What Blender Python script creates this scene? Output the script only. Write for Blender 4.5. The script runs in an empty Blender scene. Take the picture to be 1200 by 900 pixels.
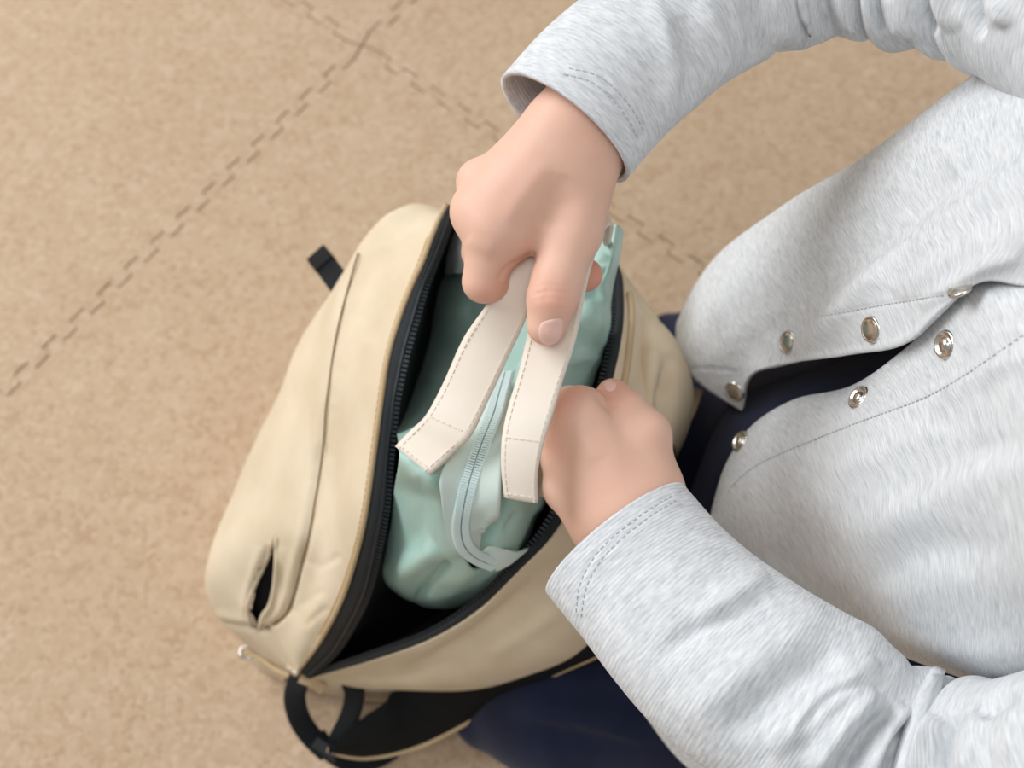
import bpy, bmesh, math, random
import numpy as np
from mathutils import Matrix, Vector

random.seed(4); RNG = np.random.default_rng(4)
SC = bpy.context.scene
COL = SC.collection

# ------------------------------------------------------------------ camera
FPX = 1600.0                                   # focal length in pixels of a 1200 x 900 picture
PITCH, ROLL, CAM_H = math.radians(65.446), math.radians(-2.68), 0.794
C0 = np.array([0.0, 0.0, CAM_H])
c_f = np.array([0, math.cos(PITCH), -math.sin(PITCH)])
_r = np.array([1.0, 0, 0]); _u = np.cross(_r, c_f)
c_r = math.cos(ROLL) * _r + math.sin(ROLL) * _u
c_u = -math.sin(ROLL) * _r + math.cos(ROLL) * _u
cam_data = bpy.data.cameras.new('camera'); cam = bpy.data.objects.new('camera', cam_data); COL.objects.link(cam)
cam_data.sensor_width = 36; cam_data.lens = 36 * FPX / 1200
cam.matrix_world = Matrix(((c_r[0], c_u[0], -c_f[0], 0), (c_r[1], c_u[1], -c_f[1], 0), (c_r[2], c_u[2], -c_f[2], CAM_H), (0, 0, 0, 1)))
cam_data.clip_start = 0.01
cam_data.dof.use_dof = True; cam_data.dof.focus_distance = 0.51; cam_data.dof.aperture_fstop = 9.5
SC.camera = cam

# ------------------------------------------------------------------ world, window light, exposure
world = bpy.data.worlds.new('world'); SC.world = world; world.use_nodes = True
world.node_tree.nodes['Background'].inputs[0].default_value = (0.93, 0.97, 1.0, 1)
world.node_tree.nodes['Background'].inputs[1].default_value = 0.42

def area_light(name, loc, target, size, size_y, power, colour):
    d = bpy.data.lights.new(name, 'AREA'); d.shape = 'RECTANGLE'; d.size = size; d.size_y = size_y; d.energy = power; d.color = colour
    o = bpy.data.objects.new(name, d); COL.objects.link(o); o.location = loc
    o.rotation_euler = (Vector(target) - Vector(loc)).to_track_quat('-Z', 'Y').to_euler()
    return o
area_light('window_light', (-1.62, 1.15, 1.5), (0, 0.3, 0.1), 1.8, 1.2, 52, (0.97, 0.985, 1.0))
area_light('overhead_fill', (-0.1, -0.3, 2.2), (0.08, 0.25, 0), 0.9, 0.9, 11, (1.0, 0.98, 0.95))  # unseen fill added overhead to brighten the pouch and cardigan front
SC.view_settings.view_transform = 'Standard'; SC.view_settings.look = 'None'
SC.view_settings.exposure = -0.07; SC.view_settings.gamma = 1.0; SC.view_settings.use_curve_mapping = False

# ------------------------------------------------------------------ helpers: rays of the surveyed photograph to points in space
def ray(px, py):
    px = np.asarray(px, float); py = np.asarray(py, float)
    return c_f + ((px - 600) / FPX)[..., None] * c_r - ((py - 450) / FPX)[..., None] * c_u
def P(px, py, z):                               # point of height z
    d = ray(px, py); t = (np.asarray(z, float) - CAM_H) / d[..., 2]
    return C0 + d * t[..., None]
def PD(px, py, depth):                          # point at a distance from the lens plane
    return C0 + ray(px, py) * np.asarray(depth, float)[..., None]
def PA(a):
    a = np.array(a, float); return P(a[..., 0], a[..., 1], a[..., 2])
def project(V):
    d = V - C0; z = d @ c_f
    return np.stack([600 + FPX * (d @ c_r) / z, 450 - FPX * (d @ c_u) / z, z], -1)
def mm(depth): return depth / FPX

def spline(C, m, closed=False):                 # Catmull-Rom along axis 0, m samples per span
    C = np.asarray(C, float); n = len(C)
    if closed: E = np.concatenate([C[-1:], C, C[:2]], 0); spans = n
    else: E = np.concatenate([2 * C[:1] - C[1:2], C, 2 * C[-1:] - C[-2:-1]], 0); spans = n - 1
    out = []
    for i in range(spans):
        p0, p1, p2, p3 = E[i], E[i + 1], E[i + 2], E[i + 3]
        t = np.arange(m) / m; t = t.reshape((-1,) + (1,) * (C.ndim - 1))
        out.append(.5 * (2 * p1 + (p2 - p0) * t + (2 * p0 - 5 * p1 + 4 * p2 - p3) * t ** 2 + (3 * p1 - p0 - 3 * p2 + p3) * t ** 3))
    out = np.concatenate(out, 0)
    return out if closed else np.concatenate([out, C[-1:]], 0)
def resample(pts, n):                           # even arc length
    pts = np.asarray(pts, float); s = np.concatenate([[0], np.cumsum(np.linalg.norm(np.diff(pts, axis=0), axis=1))])
    q = np.linspace(0, s[-1], n); return np.stack([np.interp(q, s, pts[:, k]) for k in range(pts.shape[1])], 1)
def patch(ctrl, su, sv, closed_v=False):        # ctrl[u][v] = (px, py, z)
    C = PA(ctrl); S = spline(C, su)
    return spline(S.swapaxes(0, 1), sv, closed_v).swapaxes(0, 1)
def patch_curves(curves, nv, su):               # several (px,py,z) curves, each evened out, joined into a surface
    R = np.stack([resample(spline(PA(c), 12), nv) for c in curves], 0)
    return spline(R, su)
def gnormals(V, closed_v=False, outward=None):
    du = np.gradient(V, axis=0)
    if closed_v:
        dv = (np.roll(V, -1, 1) - np.roll(V, 1, 1)) / 2
    else: dv = np.gradient(V, axis=1)
    N = np.cross(du, dv); N /= np.linalg.norm(N, axis=-1, keepdims=True) + 1e-12
    if outward is None: s = np.sign(((C0 - V) * N).sum(-1).mean())
    else: s = np.sign(((V - V.mean(1, keepdims=True)) * N).sum(-1).mean())
    return N * (s if s != 0 else 1)
def pl_dist(xy, pts):                           # distance to a polyline and the place along it
    pts = np.asarray(pts, float); best = np.full(len(xy), 1e9); par = np.zeros(len(xy)); side = np.zeros(len(xy))
    L = np.linalg.norm(np.diff(pts, axis=0), axis=1); tot = L.sum(); acc = 0
    for i in range(len(pts) - 1):
        a, b = pts[i], pts[i + 1]; ab = b - a; t = np.clip(((xy - a) @ ab) / (ab @ ab), 0, 1)
        q = xy - a - t[:, None] * ab; d = np.hypot(q[:, 0], q[:, 1]); m = d < best
        best[m] = d[m]; par[m] = (acc + t[m] * L[i]) / tot; side[m] = (ab[0] * q[m, 1] - ab[1] * q[m, 0]) / L[i]; acc += L[i]
    return best, par, side
def brush(V, N, pts, w, amp, taper=.25, skew=0):  # raise (amp > 0) or sink cloth along a line, amp in mm, w in px
    sh = V.shape; v = V.reshape(-1, 3); n = N.reshape(-1, 3); pr = project(v)
    pts = spline(np.array(pts, float), 6) if len(pts) > 2 else np.array(pts, float)
    lo = pts.min(0) - 4 * w; hi = pts.max(0) + 4 * w
    m = (pr[:, 0] > lo[0]) & (pr[:, 0] < hi[0]) & (pr[:, 1] > lo[1]) & (pr[:, 1] < hi[1]) & (((C0 - v) * n).sum(-1) > -.05)
    if not m.any(): return V
    d, t, s = pl_dist(pr[m][:, :2], pts)
    ww = np.where(s > 0, w * (1 - skew), w * (1 + skew))
    w3 = C0 - v[m]; fc = (w3 * n[m]).sum(1) / np.linalg.norm(w3, axis=1)
    k = np.clip((fc - .05) / .4, 0, 1) * np.exp(-(d / ww) ** 2) * (np.clip(np.minimum(t, 1 - t) / taper, 0, 1) ** .6 if taper > 0 else 1)
    v = v.copy(); v[m] += n[m] * (k * amp * .001)[:, None]
    return v.reshape(sh)
def wob(V, amp, freq, seed=0, n=5):             # soft unevenness of cloth (mm, cycles per metre)
    r = np.random.default_rng(seed); o = np.zeros(V.shape[:-1])
    for _ in range(n):
        k = r.normal(size=3); k *= freq * 2 * np.pi / np.linalg.norm(k) * r.uniform(.6, 1.5); o += np.sin(V @ k + r.uniform(0, 6.28))
    return o * amp * .001 / n ** .5
def in_poly(xy, poly):
    c = np.zeros(len(xy), bool); n = len(poly)
    for i in range(n):
        (x0, y0), (x1, y1) = poly[i - 1], poly[i]
        m = ((y0 > xy[:, 1]) != (y1 > xy[:, 1])) & (xy[:, 0] < (x1 - x0) * (xy[:, 1] - y0) / (y1 - y0 + 1e-12) + x0); c ^= m
    return c
def on_surface(V, N, px, py, lift=0.0):         # point of a surface seen at px,py, with its normal
    v = V.reshape(-1, 3); n = N.reshape(-1, 3); pr = project(v); ok = ((C0 - v) * n).sum(-1) > 0
    pr = pr[ok]; n = n[ok]; out, nn = [], []
    for x, y in zip(np.atleast_1d(px), np.atleast_1d(py)):
        d = (pr[:, 0] - x) ** 2 + (pr[:, 1] - y) ** 2; i = np.argpartition(d, 5)[:6]; w = 1 / (d[i] + .3); w /= w.sum()
        q = (n[i] * w[:, None]).sum(0); q /= np.linalg.norm(q)
        out.append(PD(x, y, (pr[i, 2] * w).sum()) + q * lift); nn.append(q)
    return np.array(out), np.array(nn)

# ------------------------------------------------------------------ helpers: objects
def link(o, parent=None):
    COL.objects.link(o)
    if parent is not None: o.parent = parent
    return o
def raw_mesh(name, verts, faces, mat=None, parent=None, smooth=True, uv=None):
    me = bpy.data.meshes.new(name)
    verts = np.asarray(verts, float)
    faces = np.asarray(faces) if not isinstance(faces, list) else faces
    if isinstance(faces, np.ndarray):
        k = faces.shape[1]; me.vertices.add(len(verts)); me.vertices.foreach_set('co', verts.ravel())
        me.loops.add(faces.size); me.loops.foreach_set('vertex_index', faces.ravel().astype(np.int32))
        me.polygons.add(len(faces)); me.polygons.foreach_set('loop_start', np.arange(0, faces.size, k, dtype=np.int32))
        me.update(calc_edges=True); me.validate()
    else:
        me.from_pydata([tuple(v) for v in verts], [], faces)
    if uv is not None:
        l = me.uv_layers.new(name='uv'); idx = np.zeros(len(me.loops), np.int32); me.loops.foreach_get('vertex_index', idx)
        l.data.foreach_set('uv', np.asarray(uv, float)[idx].ravel())
    if smooth: me.polygons.foreach_set('use_smooth', np.ones(len(me.polygons), bool))
    if mat: me.materials.append(mat)
    me.update()
    o = bpy.data.objects.new(name, me); return link(o, parent)
def grid_faces(nu, nv, closed_v=False, flip=False, base=0):
    i = np.arange(nu - 1)[:, None]; j = np.arange(nv if closed_v else nv - 1)[None]
    a = i * nv + j; b = i * nv + (j + 1) % nv; c = (i + 1) * nv + (j + 1) % nv; d = (i + 1) * nv + j
    f = np.stack([a, b, c, d] if not flip else [a, d, c, b], -1).reshape(-1, 4); return f + base
def grid_uv(V):
    su = np.concatenate([[0], np.cumsum(np.linalg.norm(np.diff(V, axis=0), axis=-1).mean(1))])
    sv = np.concatenate([[0], np.cumsum(np.linalg.norm(np.diff(V, axis=1), axis=-1).mean(0))])
    return np.stack(np.broadcast_arrays(su[:, None], sv[None]), -1).reshape(-1, 2)
def grid_obj(name, V, mat, parent=None, closed_v=False, thick=0.0, N=None, caps=False, drop=None):
    nu, nv = V.shape[:2]
    if N is None: N = gnormals(V, closed_v, True if closed_v else None)
    uv = grid_uv(V)
    g = np.cross(V[nu // 2, 1] - V[nu // 2, 0], V[nu // 2 + 1, 0] - V[nu // 2, 0]) if False else None
    test = np.cross(np.gradient(V, axis=0), (np.roll(V, -1, 1) - V) if closed_v else np.gradient(V, axis=1))
    flip = (test * N).sum() > 0
    f = grid_faces(nu, nv, closed_v, flip)
    v = V.reshape(-1, 3)
    if thick > 0:
        v2 = (V - N * thick).reshape(-1, 3); n0 = len(v)
        f2 = grid_faces(nu, nv, closed_v, not flip, n0)
        rim = []
        def strip(idx):
            idx = np.asarray(idx); a, b = idx[:-1], idx[1:]; rim.append(np.stack([a, b, b + n0, a + n0], -1))
        row0 = np.arange(nv); rowN = (nu - 1) * nv + np.arange(nv)
        if closed_v: row0 = np.append(row0, row0[0]); rowN = np.append(rowN, rowN[0])
        strip(row0 if flip else row0[::-1]); strip(rowN[::-1] if flip else rowN)
        if not closed_v:
            c0 = np.arange(nu) * nv; c1 = c0 + nv - 1
            strip(c0[::-1] if flip else c0); strip(c1 if flip else c1[::-1])
        v = np.concatenate([v, v2]); f = np.concatenate([f, f2] + rim); uv = np.concatenate([uv, uv])
    if drop is not None:
        f = f[~drop(v[f].mean(1))]
    o = raw_mesh(name, v, f, mat, parent, True, uv)
    if caps:
        bm = bmesh.new(); bm.from_mesh(o.data); bmesh.ops.holes_fill(bm, edges=[e for e in bm.edges if e.is_boundary], sides=0); bm.to_mesh(o.data); bm.free()
    return o
def frames(path, ref=(0, 0, 1)):
    T = np.gradient(path, axis=0); T /= np.linalg.norm(T, axis=1, keepdims=True)
    A = np.cross(T, np.asarray(ref, float)); A /= np.linalg.norm(A, axis=1, keepdims=True) + 1e-9
    return T, A, np.cross(A, T)
def tube_grid(path, ra, rb, nv, ref=(0, 0, 1), phase=0.0):   # ra sideways, rb upward
    T, A, B = frames(path, ref); th = np.linspace(0, 2 * np.pi, nv, endpoint=False) + phase
    ra = np.broadcast_to(ra, len(path)); rb = np.broadcast_to(rb, len(path))
    return path[:, None] + ra[:, None, None] * np.cos(th)[None, :, None] * A[:, None] + rb[:, None, None] * np.sin(th)[None, :, None] * B[:, None]
def cord(name, path, r, mat, parent=None, nv=8, kind=None):
    o = grid_obj(name, tube_grid(np.asarray(path), r, r, nv, (0.13, 0.21, .97)), mat, parent, True, caps=True)
    if kind: o['kind'] = kind
    return o
def ribbon_grid(L, R, n, across=6, bulge=0.0, depth=None):
    a = resample(spline(L, 10), n); b = resample(spline(R, 10), n); t = np.linspace(0, 1, across)[None, :, None]
    V = a[:, None] * (1 - t) + b[:, None] * t
    return V
class Bits:                                      # many small like pieces joined into one mesh
    def __init__(s): s.v = []; s.f = []; s.n = 0
    def box(s, c, ax, half):
        c = np.asarray(c); ax = np.asarray(ax); q = np.array([[x, y, z] for x in (-1, 1) for y in (-1, 1) for z in (-1, 1)], float) * half
        s.v.append(c + q @ ax); b = s.n
        s.f += [tuple(b + i for i in f) for f in ((0, 1, 3, 2), (4, 6, 7, 5), (0, 4, 5, 1), (2, 3, 7, 6), (0, 2, 6, 4), (1, 5, 7, 3))]; s.n += 8
    def build(s, name, mat, parent=None, smooth=False, bevel=0):
        o = raw_mesh(name, np.concatenate(s.v), s.f, mat, parent, smooth)
        if bevel:
            m = o.modifiers.new('b', 'BEVEL'); m.width = bevel; m.segments = 1
        return o
def stitches(name, V, N, pts, mat, parent, length=.0022, gap=.0011, wid=.00028, lift=.0001):
    p = resample(spline(np.array(pts, float), 8), 90); S, NN = on_surface(V, N, p[:, 0], p[:, 1], lift)
    k = np.ones(7) / 7                                   # even out the sampled line
    for _ in range(2):
        S[3:-3] = np.stack([np.convolve(S[:, c], k, 'valid') for c in range(3)], 1)
    s = np.concatenate([[0], np.cumsum(np.linalg.norm(np.diff(S, axis=0), axis=1))]); B = Bits(); q = 0
    while q + length < s[-1]:
        a = np.array([np.interp(q, s, S[:, c]) for c in range(3)]); b = np.array([np.interp(q + length, s, S[:, c]) for c in range(3)])
        n = NN[min(len(NN) - 1, int(np.searchsorted(s, q)))]; t = (b - a) / np.linalg.norm(b - a); sd = np.cross(n, t); sd /= np.linalg.norm(sd)
        B.box((a + b) / 2, [t, sd, np.cross(t, sd)], [np.linalg.norm(b - a) / 2, wid, wid]); q += length + gap
    o = B.build(name, mat, parent); o['kind'] = 'stuff'; return o
def thing(name, label, cat, loc, group=None):
    o = bpy.data.objects.new(name, None); o.empty_display_size = .02; link(o); o['label'] = label; o['category'] = cat
    if group: o['group'] = group
    o['base'] = [float(x) for x in loc]
    return o

# ------------------------------------------------------------------ helpers: smooth solids from blended shapes (surface nets)
def smin(a, b, k):
    h = np.maximum(k - np.abs(a - b), 0) / k; return np.minimum(a, b) - h * h * k * .25
def cone(p, a, b, ra, rb):
    a = np.asarray(a); b = np.asarray(b); ab = b - a; h = np.clip(((p - a) @ ab) / (ab @ ab), 0, 1)
    q = p - a - h[:, None] * ab; return np.sqrt((q * q).sum(1)) - (ra + (rb - ra) * h)
def ellip(p, c, r, ax=np.eye(3)):
    q = (p - c) @ np.asarray(ax).T; r = np.asarray(r, float); k0 = np.linalg.norm(q / r, axis=1); k1 = np.linalg.norm(q / (r * r), axis=1)
    return k0 * (k0 - 1) / (k1 + 1e-9)
def surface_nets(f, lo, hi, h, B=10):
    lo = np.asarray(lo, float); n = (np.ceil((np.asarray(hi) - lo) / h / B).astype(int) + 1); N = n * B
    bc = np.stack(np.meshgrid(*[np.arange(k) for k in n], indexing='ij'), -1).reshape(-1, 3)
    cv = f(lo + (bc * B + (B - 1) / 2) * h)
    val = np.repeat(np.repeat(np.repeat(cv.reshape(n).astype(np.float32), B, 0), B, 1), B, 2)
    act = bc[np.abs(cv) < h * B * 1.15]
    off = np.stack(np.meshgrid(*[np.arange(B)] * 3, indexing='ij'), -1).reshape(-1, 3)
    for s in range(0, len(act), 400):
        g = (act[s:s + 400, None] * B + off[None]).reshape(-1, 3); val[g[:, 0], g[:, 1], g[:, 2]] = f(lo + g * h)
    ins = val < 0
    c = [(i, j, k) for i in (0, 1) for j in (0, 1) for k in (0, 1)]
    sl = lambda d: tuple(slice(d[a], N[a] - 1 + d[a]) for a in range(3))
    al = np.ones(N - 1, bool); an = np.zeros(N - 1, bool)
    for d in c: al &= ins[sl(d)]; an |= ins[sl(d)]
    cell = np.argwhere(an & ~al); idx = -np.ones(N - 1, np.int64); idx[tuple(cell.T)] = np.arange(len(cell))
    acc = np.zeros((len(cell), 3)); cnt = np.zeros(len(cell))
    cvs = {d: val[cell[:, 0] + d[0], cell[:, 1] + d[1], cell[:, 2] + d[2]].astype(float) for d in c}
    for d in c:
        for a in range(3):
            if d[a] == 0:
                e = list(d); e[a] = 1; e = tuple(e); x, y = cvs[d], cvs[e]; m = (x < 0) != (y < 0)
                t = np.where(m, x / np.where(m, x - y, 1), 0); p = np.tile(np.array(d, float), (len(cell), 1)); p[:, a] += t
                acc[m] += p[m]; cnt[m] += 1
    V = lo + (cell + acc / cnt[:, None]) * h
    F = []
    for a in range(3):
        b, g = (a + 1) % 3, (a + 2) % 3
        s0 = [slice(1, N[k] - 1) for k in range(3)]; s0[a] = slice(0, N[a] - 1); s1 = list(s0); s1[a] = slice(1, N[a])
        x, y = ins[tuple(s0)], ins[tuple(s1)]
        for flag in (True, False):
            e = np.argwhere((x != y) & (x == flag)); off0 = np.ones(3, int); off0[a] = 0; e = e + off0
            def q(db, dg):
                w = e.copy(); w[:, b] -= db; w[:, g] -= dg; return idx[w[:, 0], w[:, 1], w[:, 2]]
            quad = np.stack([q(0, 0), q(1, 0), q(1, 1), q(0, 1)], 1); F.append(quad if flag else quad[:, ::-1])
    F = np.concatenate(F); F = F[(F >= 0).all(1)]
    return V, F
def sdf_normals(f, V, e=4e-4):
    N = np.stack([f(V + np.eye(3)[k] * e) - f(V - np.eye(3)[k] * e) for k in range(3)], 1); return N / (np.linalg.norm(N, axis=1, keepdims=True) + 1e-12)

# ------------------------------------------------------------------ materials
def new_mat(name):
    m = bpy.data.materials.new(name); m.use_nodes = True; nt = m.node_tree
    return m, nt, nt.nodes['Principled BSDF']
def node(nt, typ, ins=None, **kw):
    n = nt.nodes.new(typ)
    for k, v in kw.items(): setattr(n, k, v)
    for k, v in (ins or {}).items():
        if hasattr(v, 'is_output') or isinstance(v, bpy.types.NodeSocket): nt.links.new(v, n.inputs[k])
        else: n.inputs[k].default_value = v
    return n
def ramp(nt, fac, stops):
    r = nt.nodes.new('ShaderNodeValToRGB'); e = r.color_ramp.elements
    while len(e) < len(stops): e.new(.5)
    for q, (p, c) in zip(e, stops): q.position = p; q.color = (*c, 1)
    nt.links.new(fac, r.inputs[0]); return r.outputs[0]
def srgb(r, g, b): return tuple(((c / 255 + .055) / 1.055) ** 2.4 if c > 10 else c / 255 / 12.92 for c in (r, g, b))
def bump(nt, bs, height, strength, dist):
    b = node(nt, 'ShaderNodeBump', {'Height': height, 'Strength': strength, 'Distance': dist}); nt.links.new(b.outputs[0], bs.inputs['Normal'])
def plain(name, col, rough=.6, spec=.3, metal=0.0, sheen=0.0):
    m, nt, b = new_mat(name); b.inputs['Base Color'].default_value = (*col, 1); b.inputs['Roughness'].default_value = rough
    b.inputs['Specular IOR Level'].default_value = spec; b.inputs['Metallic'].default_value = metal; b.inputs['Sheen Weight'].default_value = sheen
    return m
def weave(name, c1, c2, scale=900, rough=.75, bstr=.25, spec=.2, sheen=.0, blotch=0.0):   # fine woven cloth, colour slightly uneven
    m, nt, b = new_mat(name); tc = nt.nodes.new('ShaderNodeTexCoord')
    n1 = node(nt, 'ShaderNodeTexNoise', {'Vector': tc.outputs['Object'], 'Scale': 28.0, 'Detail': 4.0})
    col = ramp(nt, n1.outputs[0], [(.35, c1), (.68, c2)])
    nt.links.new(col, b.inputs['Base Color'])
    mp = node(nt, 'ShaderNodeMapping', {'Vector': tc.outputs['UV'], 'Scale': (scale, scale, scale)})
    w1 = node(nt, 'ShaderNodeTexWave', {'Vector': mp.outputs[0], 'Scale': 1.0}, bands_direction='X')
    w2 = node(nt, 'ShaderNodeTexWave', {'Vector': mp.outputs[0], 'Scale': 1.0}, bands_direction='Y')
    mx = node(nt, 'ShaderNodeMath', {0: w1.outputs[1], 1: w2.outputs[1]}, operation='ADD')
    n2 = node(nt, 'ShaderNodeTexNoise', {'Vector': tc.outputs['Object'], 'Scale': 120.0, 'Detail': 3.0})
    m2 = node(nt, 'ShaderNodeMath', {0: mx.outputs[0], 1: n2.outputs[0]}, operation='ADD')
    bump(nt, b, m2.outputs[0], bstr, .0004)
    b.inputs['Roughness'].default_value = rough; b.inputs['Specular IOR Level'].default_value = spec; b.inputs['Sheen Weight'].default_value = sheen
    return m
def heather(name, along=1):                        # mottled grey jersey knit, flecks along the courses
    m, nt, b = new_mat(name); tc = nt.nodes.new('ShaderNodeTexCoord')
    def sc(al, ac):
        v = [1.0, 1.0, 1.0]; v[along] = al; v[1 - along] = ac
        return node(nt, 'ShaderNodeMapping', {'Vector': tc.outputs['UV'], 'Scale': tuple(v)}).outputs[0]
    n1 = node(nt, 'ShaderNodeTexNoise', {'Vector': sc(150.0, 1100.0), 'Scale': 1.0, 'Detail': 3.0, 'Roughness': .6})
    n2 = node(nt, 'ShaderNodeTexNoise', {'Vector': sc(70.0, 330.0), 'Scale': 1.0, 'Detail': 2.0})
    h = node(nt, 'ShaderNodeMix', {0: .3, 2: n1.outputs[0], 3: n2.outputs[0]})
    col = ramp(nt, h.outputs[0], [(.32, srgb(184, 189, 194)), (.5, srgb(210, 213, 216)), (.66, srgb(227, 229, 231))])
    nt.links.new(col, b.inputs['Base Color'])
    w = node(nt, 'ShaderNodeTexWave', {'Vector': sc(40.0, 420.0), 'Scale': .5, 'Distortion': 1.5, 'Detail': 1.0, 'Detail Scale': 2.0}, bands_direction='Y' if along == 0 else 'X')
    ad = node(nt, 'ShaderNodeMath', {0: w.outputs[1], 1: n1.outputs[0]}, operation='ADD')
    bump(nt, b, ad.outputs[0], .25, .0003)
    b.inputs['Roughness'].default_value = .9; b.inputs['Specular IOR Level'].default_value = .1; b.inputs['Sheen Weight'].default_value = .1
    return m

def cork_mat():
    m, nt, b = new_mat('cork'); tc = nt.nodes.new('ShaderNodeTexCoord')
    v = node(nt, 'ShaderNodeTexVoronoi', {'Vector': tc.outputs['Object'], 'Scale': 290.0, 'Randomness': 1.0})
    g = node(nt, 'ShaderNodeSeparateColor', {0: v.outputs['Color']})
    n1 = node(nt, 'ShaderNodeTexNoise', {'Vector': tc.outputs['Object'], 'Scale': 55.0, 'Detail': 5.0, 'Roughness': .65})
    a = node(nt, 'ShaderNodeMix', {0: .55, 2: g.outputs[0], 3: n1.outputs[0]})
    n2 = node(nt, 'ShaderNodeTexNoise', {'Vector': tc.outputs['Object'], 'Scale': 9.0, 'Detail': 2.0})
    a2 = node(nt, 'ShaderNodeMix', {0: .22, 2: a.outputs[0], 3: n2.outputs[0]})
    col = ramp(nt, a2.outputs[0], [(.18, srgb(172, 143, 115)), (.42, srgb(189, 163, 135)), (.6, srgb(195, 170, 143)), (.85, srgb(209, 187, 162))])
    nt.links.new(col, b.inputs['Base Color']); b.inputs['Roughness'].default_value = .75; b.inputs['Specular IOR Level'].default_value = .2
    bump(nt, b, a.outputs[0], .25, .001); return m

def skin_mat():
    m, nt, b = new_mat('skin'); tc = nt.nodes.new('ShaderNodeTexCoord')
    n = node(nt, 'ShaderNodeTexNoise', {'Vector': tc.outputs['Object'], 'Scale': 30.0, 'Detail': 3.0})
    base = ramp(nt, n.outputs[0], [(.3, srgb(220, 177, 156)), (.7, srgb(229, 189, 168))])
    at = node(nt, 'ShaderNodeAttribute', attribute_name='blush')
    mx = node(nt, 'ShaderNodeMix', {0: at.outputs['Fac'], 6: base, 7: (*srgb(222, 140, 120), 1)}, data_type='RGBA')
    nt.links.new(mx.outputs[2], b.inputs['Base Color'])
    b.inputs['Roughness'].default_value = .5; b.inputs['Specular IOR Level'].default_value = .3
    b.inputs['Subsurface Weight'].default_value = .25; b.inputs['Subsurface Radius'].default_value = (1, .35, .2); b.inputs['Subsurface Scale'].default_value = .004
    v = node(nt, 'ShaderNodeTexVoronoi', {'Vector': tc.outputs['Object'], 'Scale': 1500.0}); bump(nt, b, v.outputs[0], .12, .0003)
    return m

M = dict(
    cork=cork_mat(), skin=skin_mat(), knit=heather('heather_knit', 0), knit_plain=plain('grey_jersey', srgb(210, 213, 216), .9, .1), knit_sleeve=heather('heather_knit_sleeve'),
    canvas=weave('beige_canvas', srgb(214, 197, 169), srgb(226, 210, 184), 3000, .8, .2),
    tape=weave('black_tape', srgb(24, 30, 34), srgb(34, 40, 44), 4000, .6, .3, .35),
    lining=weave('dark_lining', srgb(14, 15, 18), srgb(20, 21, 25), 3000, .7, .2, .2),
    webbing=weave('black_webbing', srgb(15, 20, 24), srgb(24, 30, 36), 2500, .6, .5, .3),
    mesh=weave('black_mesh', srgb(13, 16, 18), srgb(22, 25, 28), 1500, .8, .6, .2),
    teeth=plain('dark_zipper_teeth', srgb(27, 33, 39), .45, .4),
    piping=weave('tan_piping', srgb(190, 165, 128), srgb(205, 182, 148), 3000, .8, .2),
    seam=plain('seam_thread', srgb(120, 98, 68), .9),
    thread=plain('tan_thread', srgb(184, 150, 106), .8),
    mint=weave('mint_nylon', srgb(166, 200, 190), srgb(175, 208, 199), 3500, .38, .05, .5),
    mint_tape=weave('pale_mint_tape', srgb(203, 221, 213), srgb(214, 229, 222), 2500, .8, .15),
    mint_teeth=plain('mint_coil', srgb(218, 238, 238), .35, .5),
    strap=weave('off_white_strap', srgb(226, 214, 200), srgb(233, 223, 210), 3500, .6, .08, .3),
    strap_thread=plain('cream_thread', srgb(226, 214, 198), .8),
    navy=weave('navy_cloth', srgb(22, 27, 48), srgb(30, 36, 60), 1800, .85, .4, .15, .1),
    navy_shirt=weave('navy_jersey', srgb(30, 35, 60), srgb(38, 44, 72), 1500, .9, .5, .15, .1),
    metal=plain('nickel_snap', srgb(215, 210, 203), .22, .5, 1.0),
    grey_thread=plain('grey_thread', srgb(186, 188, 191), .9),
    nail=plain('nail', srgb(232, 190, 176), .3, .5),
    white=weave('white_cotton', srgb(214, 216, 220), srgb(226, 228, 230), 2000, .85, .3),
    plaster=plain('white_plaster', srgb(232, 230, 225), .9), paint=plain('white_paint', srgb(240, 240, 238), .5),
    hair=weave('dark_hair', srgb(38, 28, 22), srgb(56, 42, 34), 1500, .5, .4, .4), eye_white=plain('eye_white', srgb(235, 232, 228), .25, .5), iris=plain('iris', srgb(40, 26, 18), .15, .5), lips=plain('lips', srgb(205, 128, 116), .5),
    sub=plain('subfloor', srgb(150, 115, 82), .9),
    plastic=plain('dark_plastic', srgb(22, 25, 30), .4, .4),
)

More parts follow.
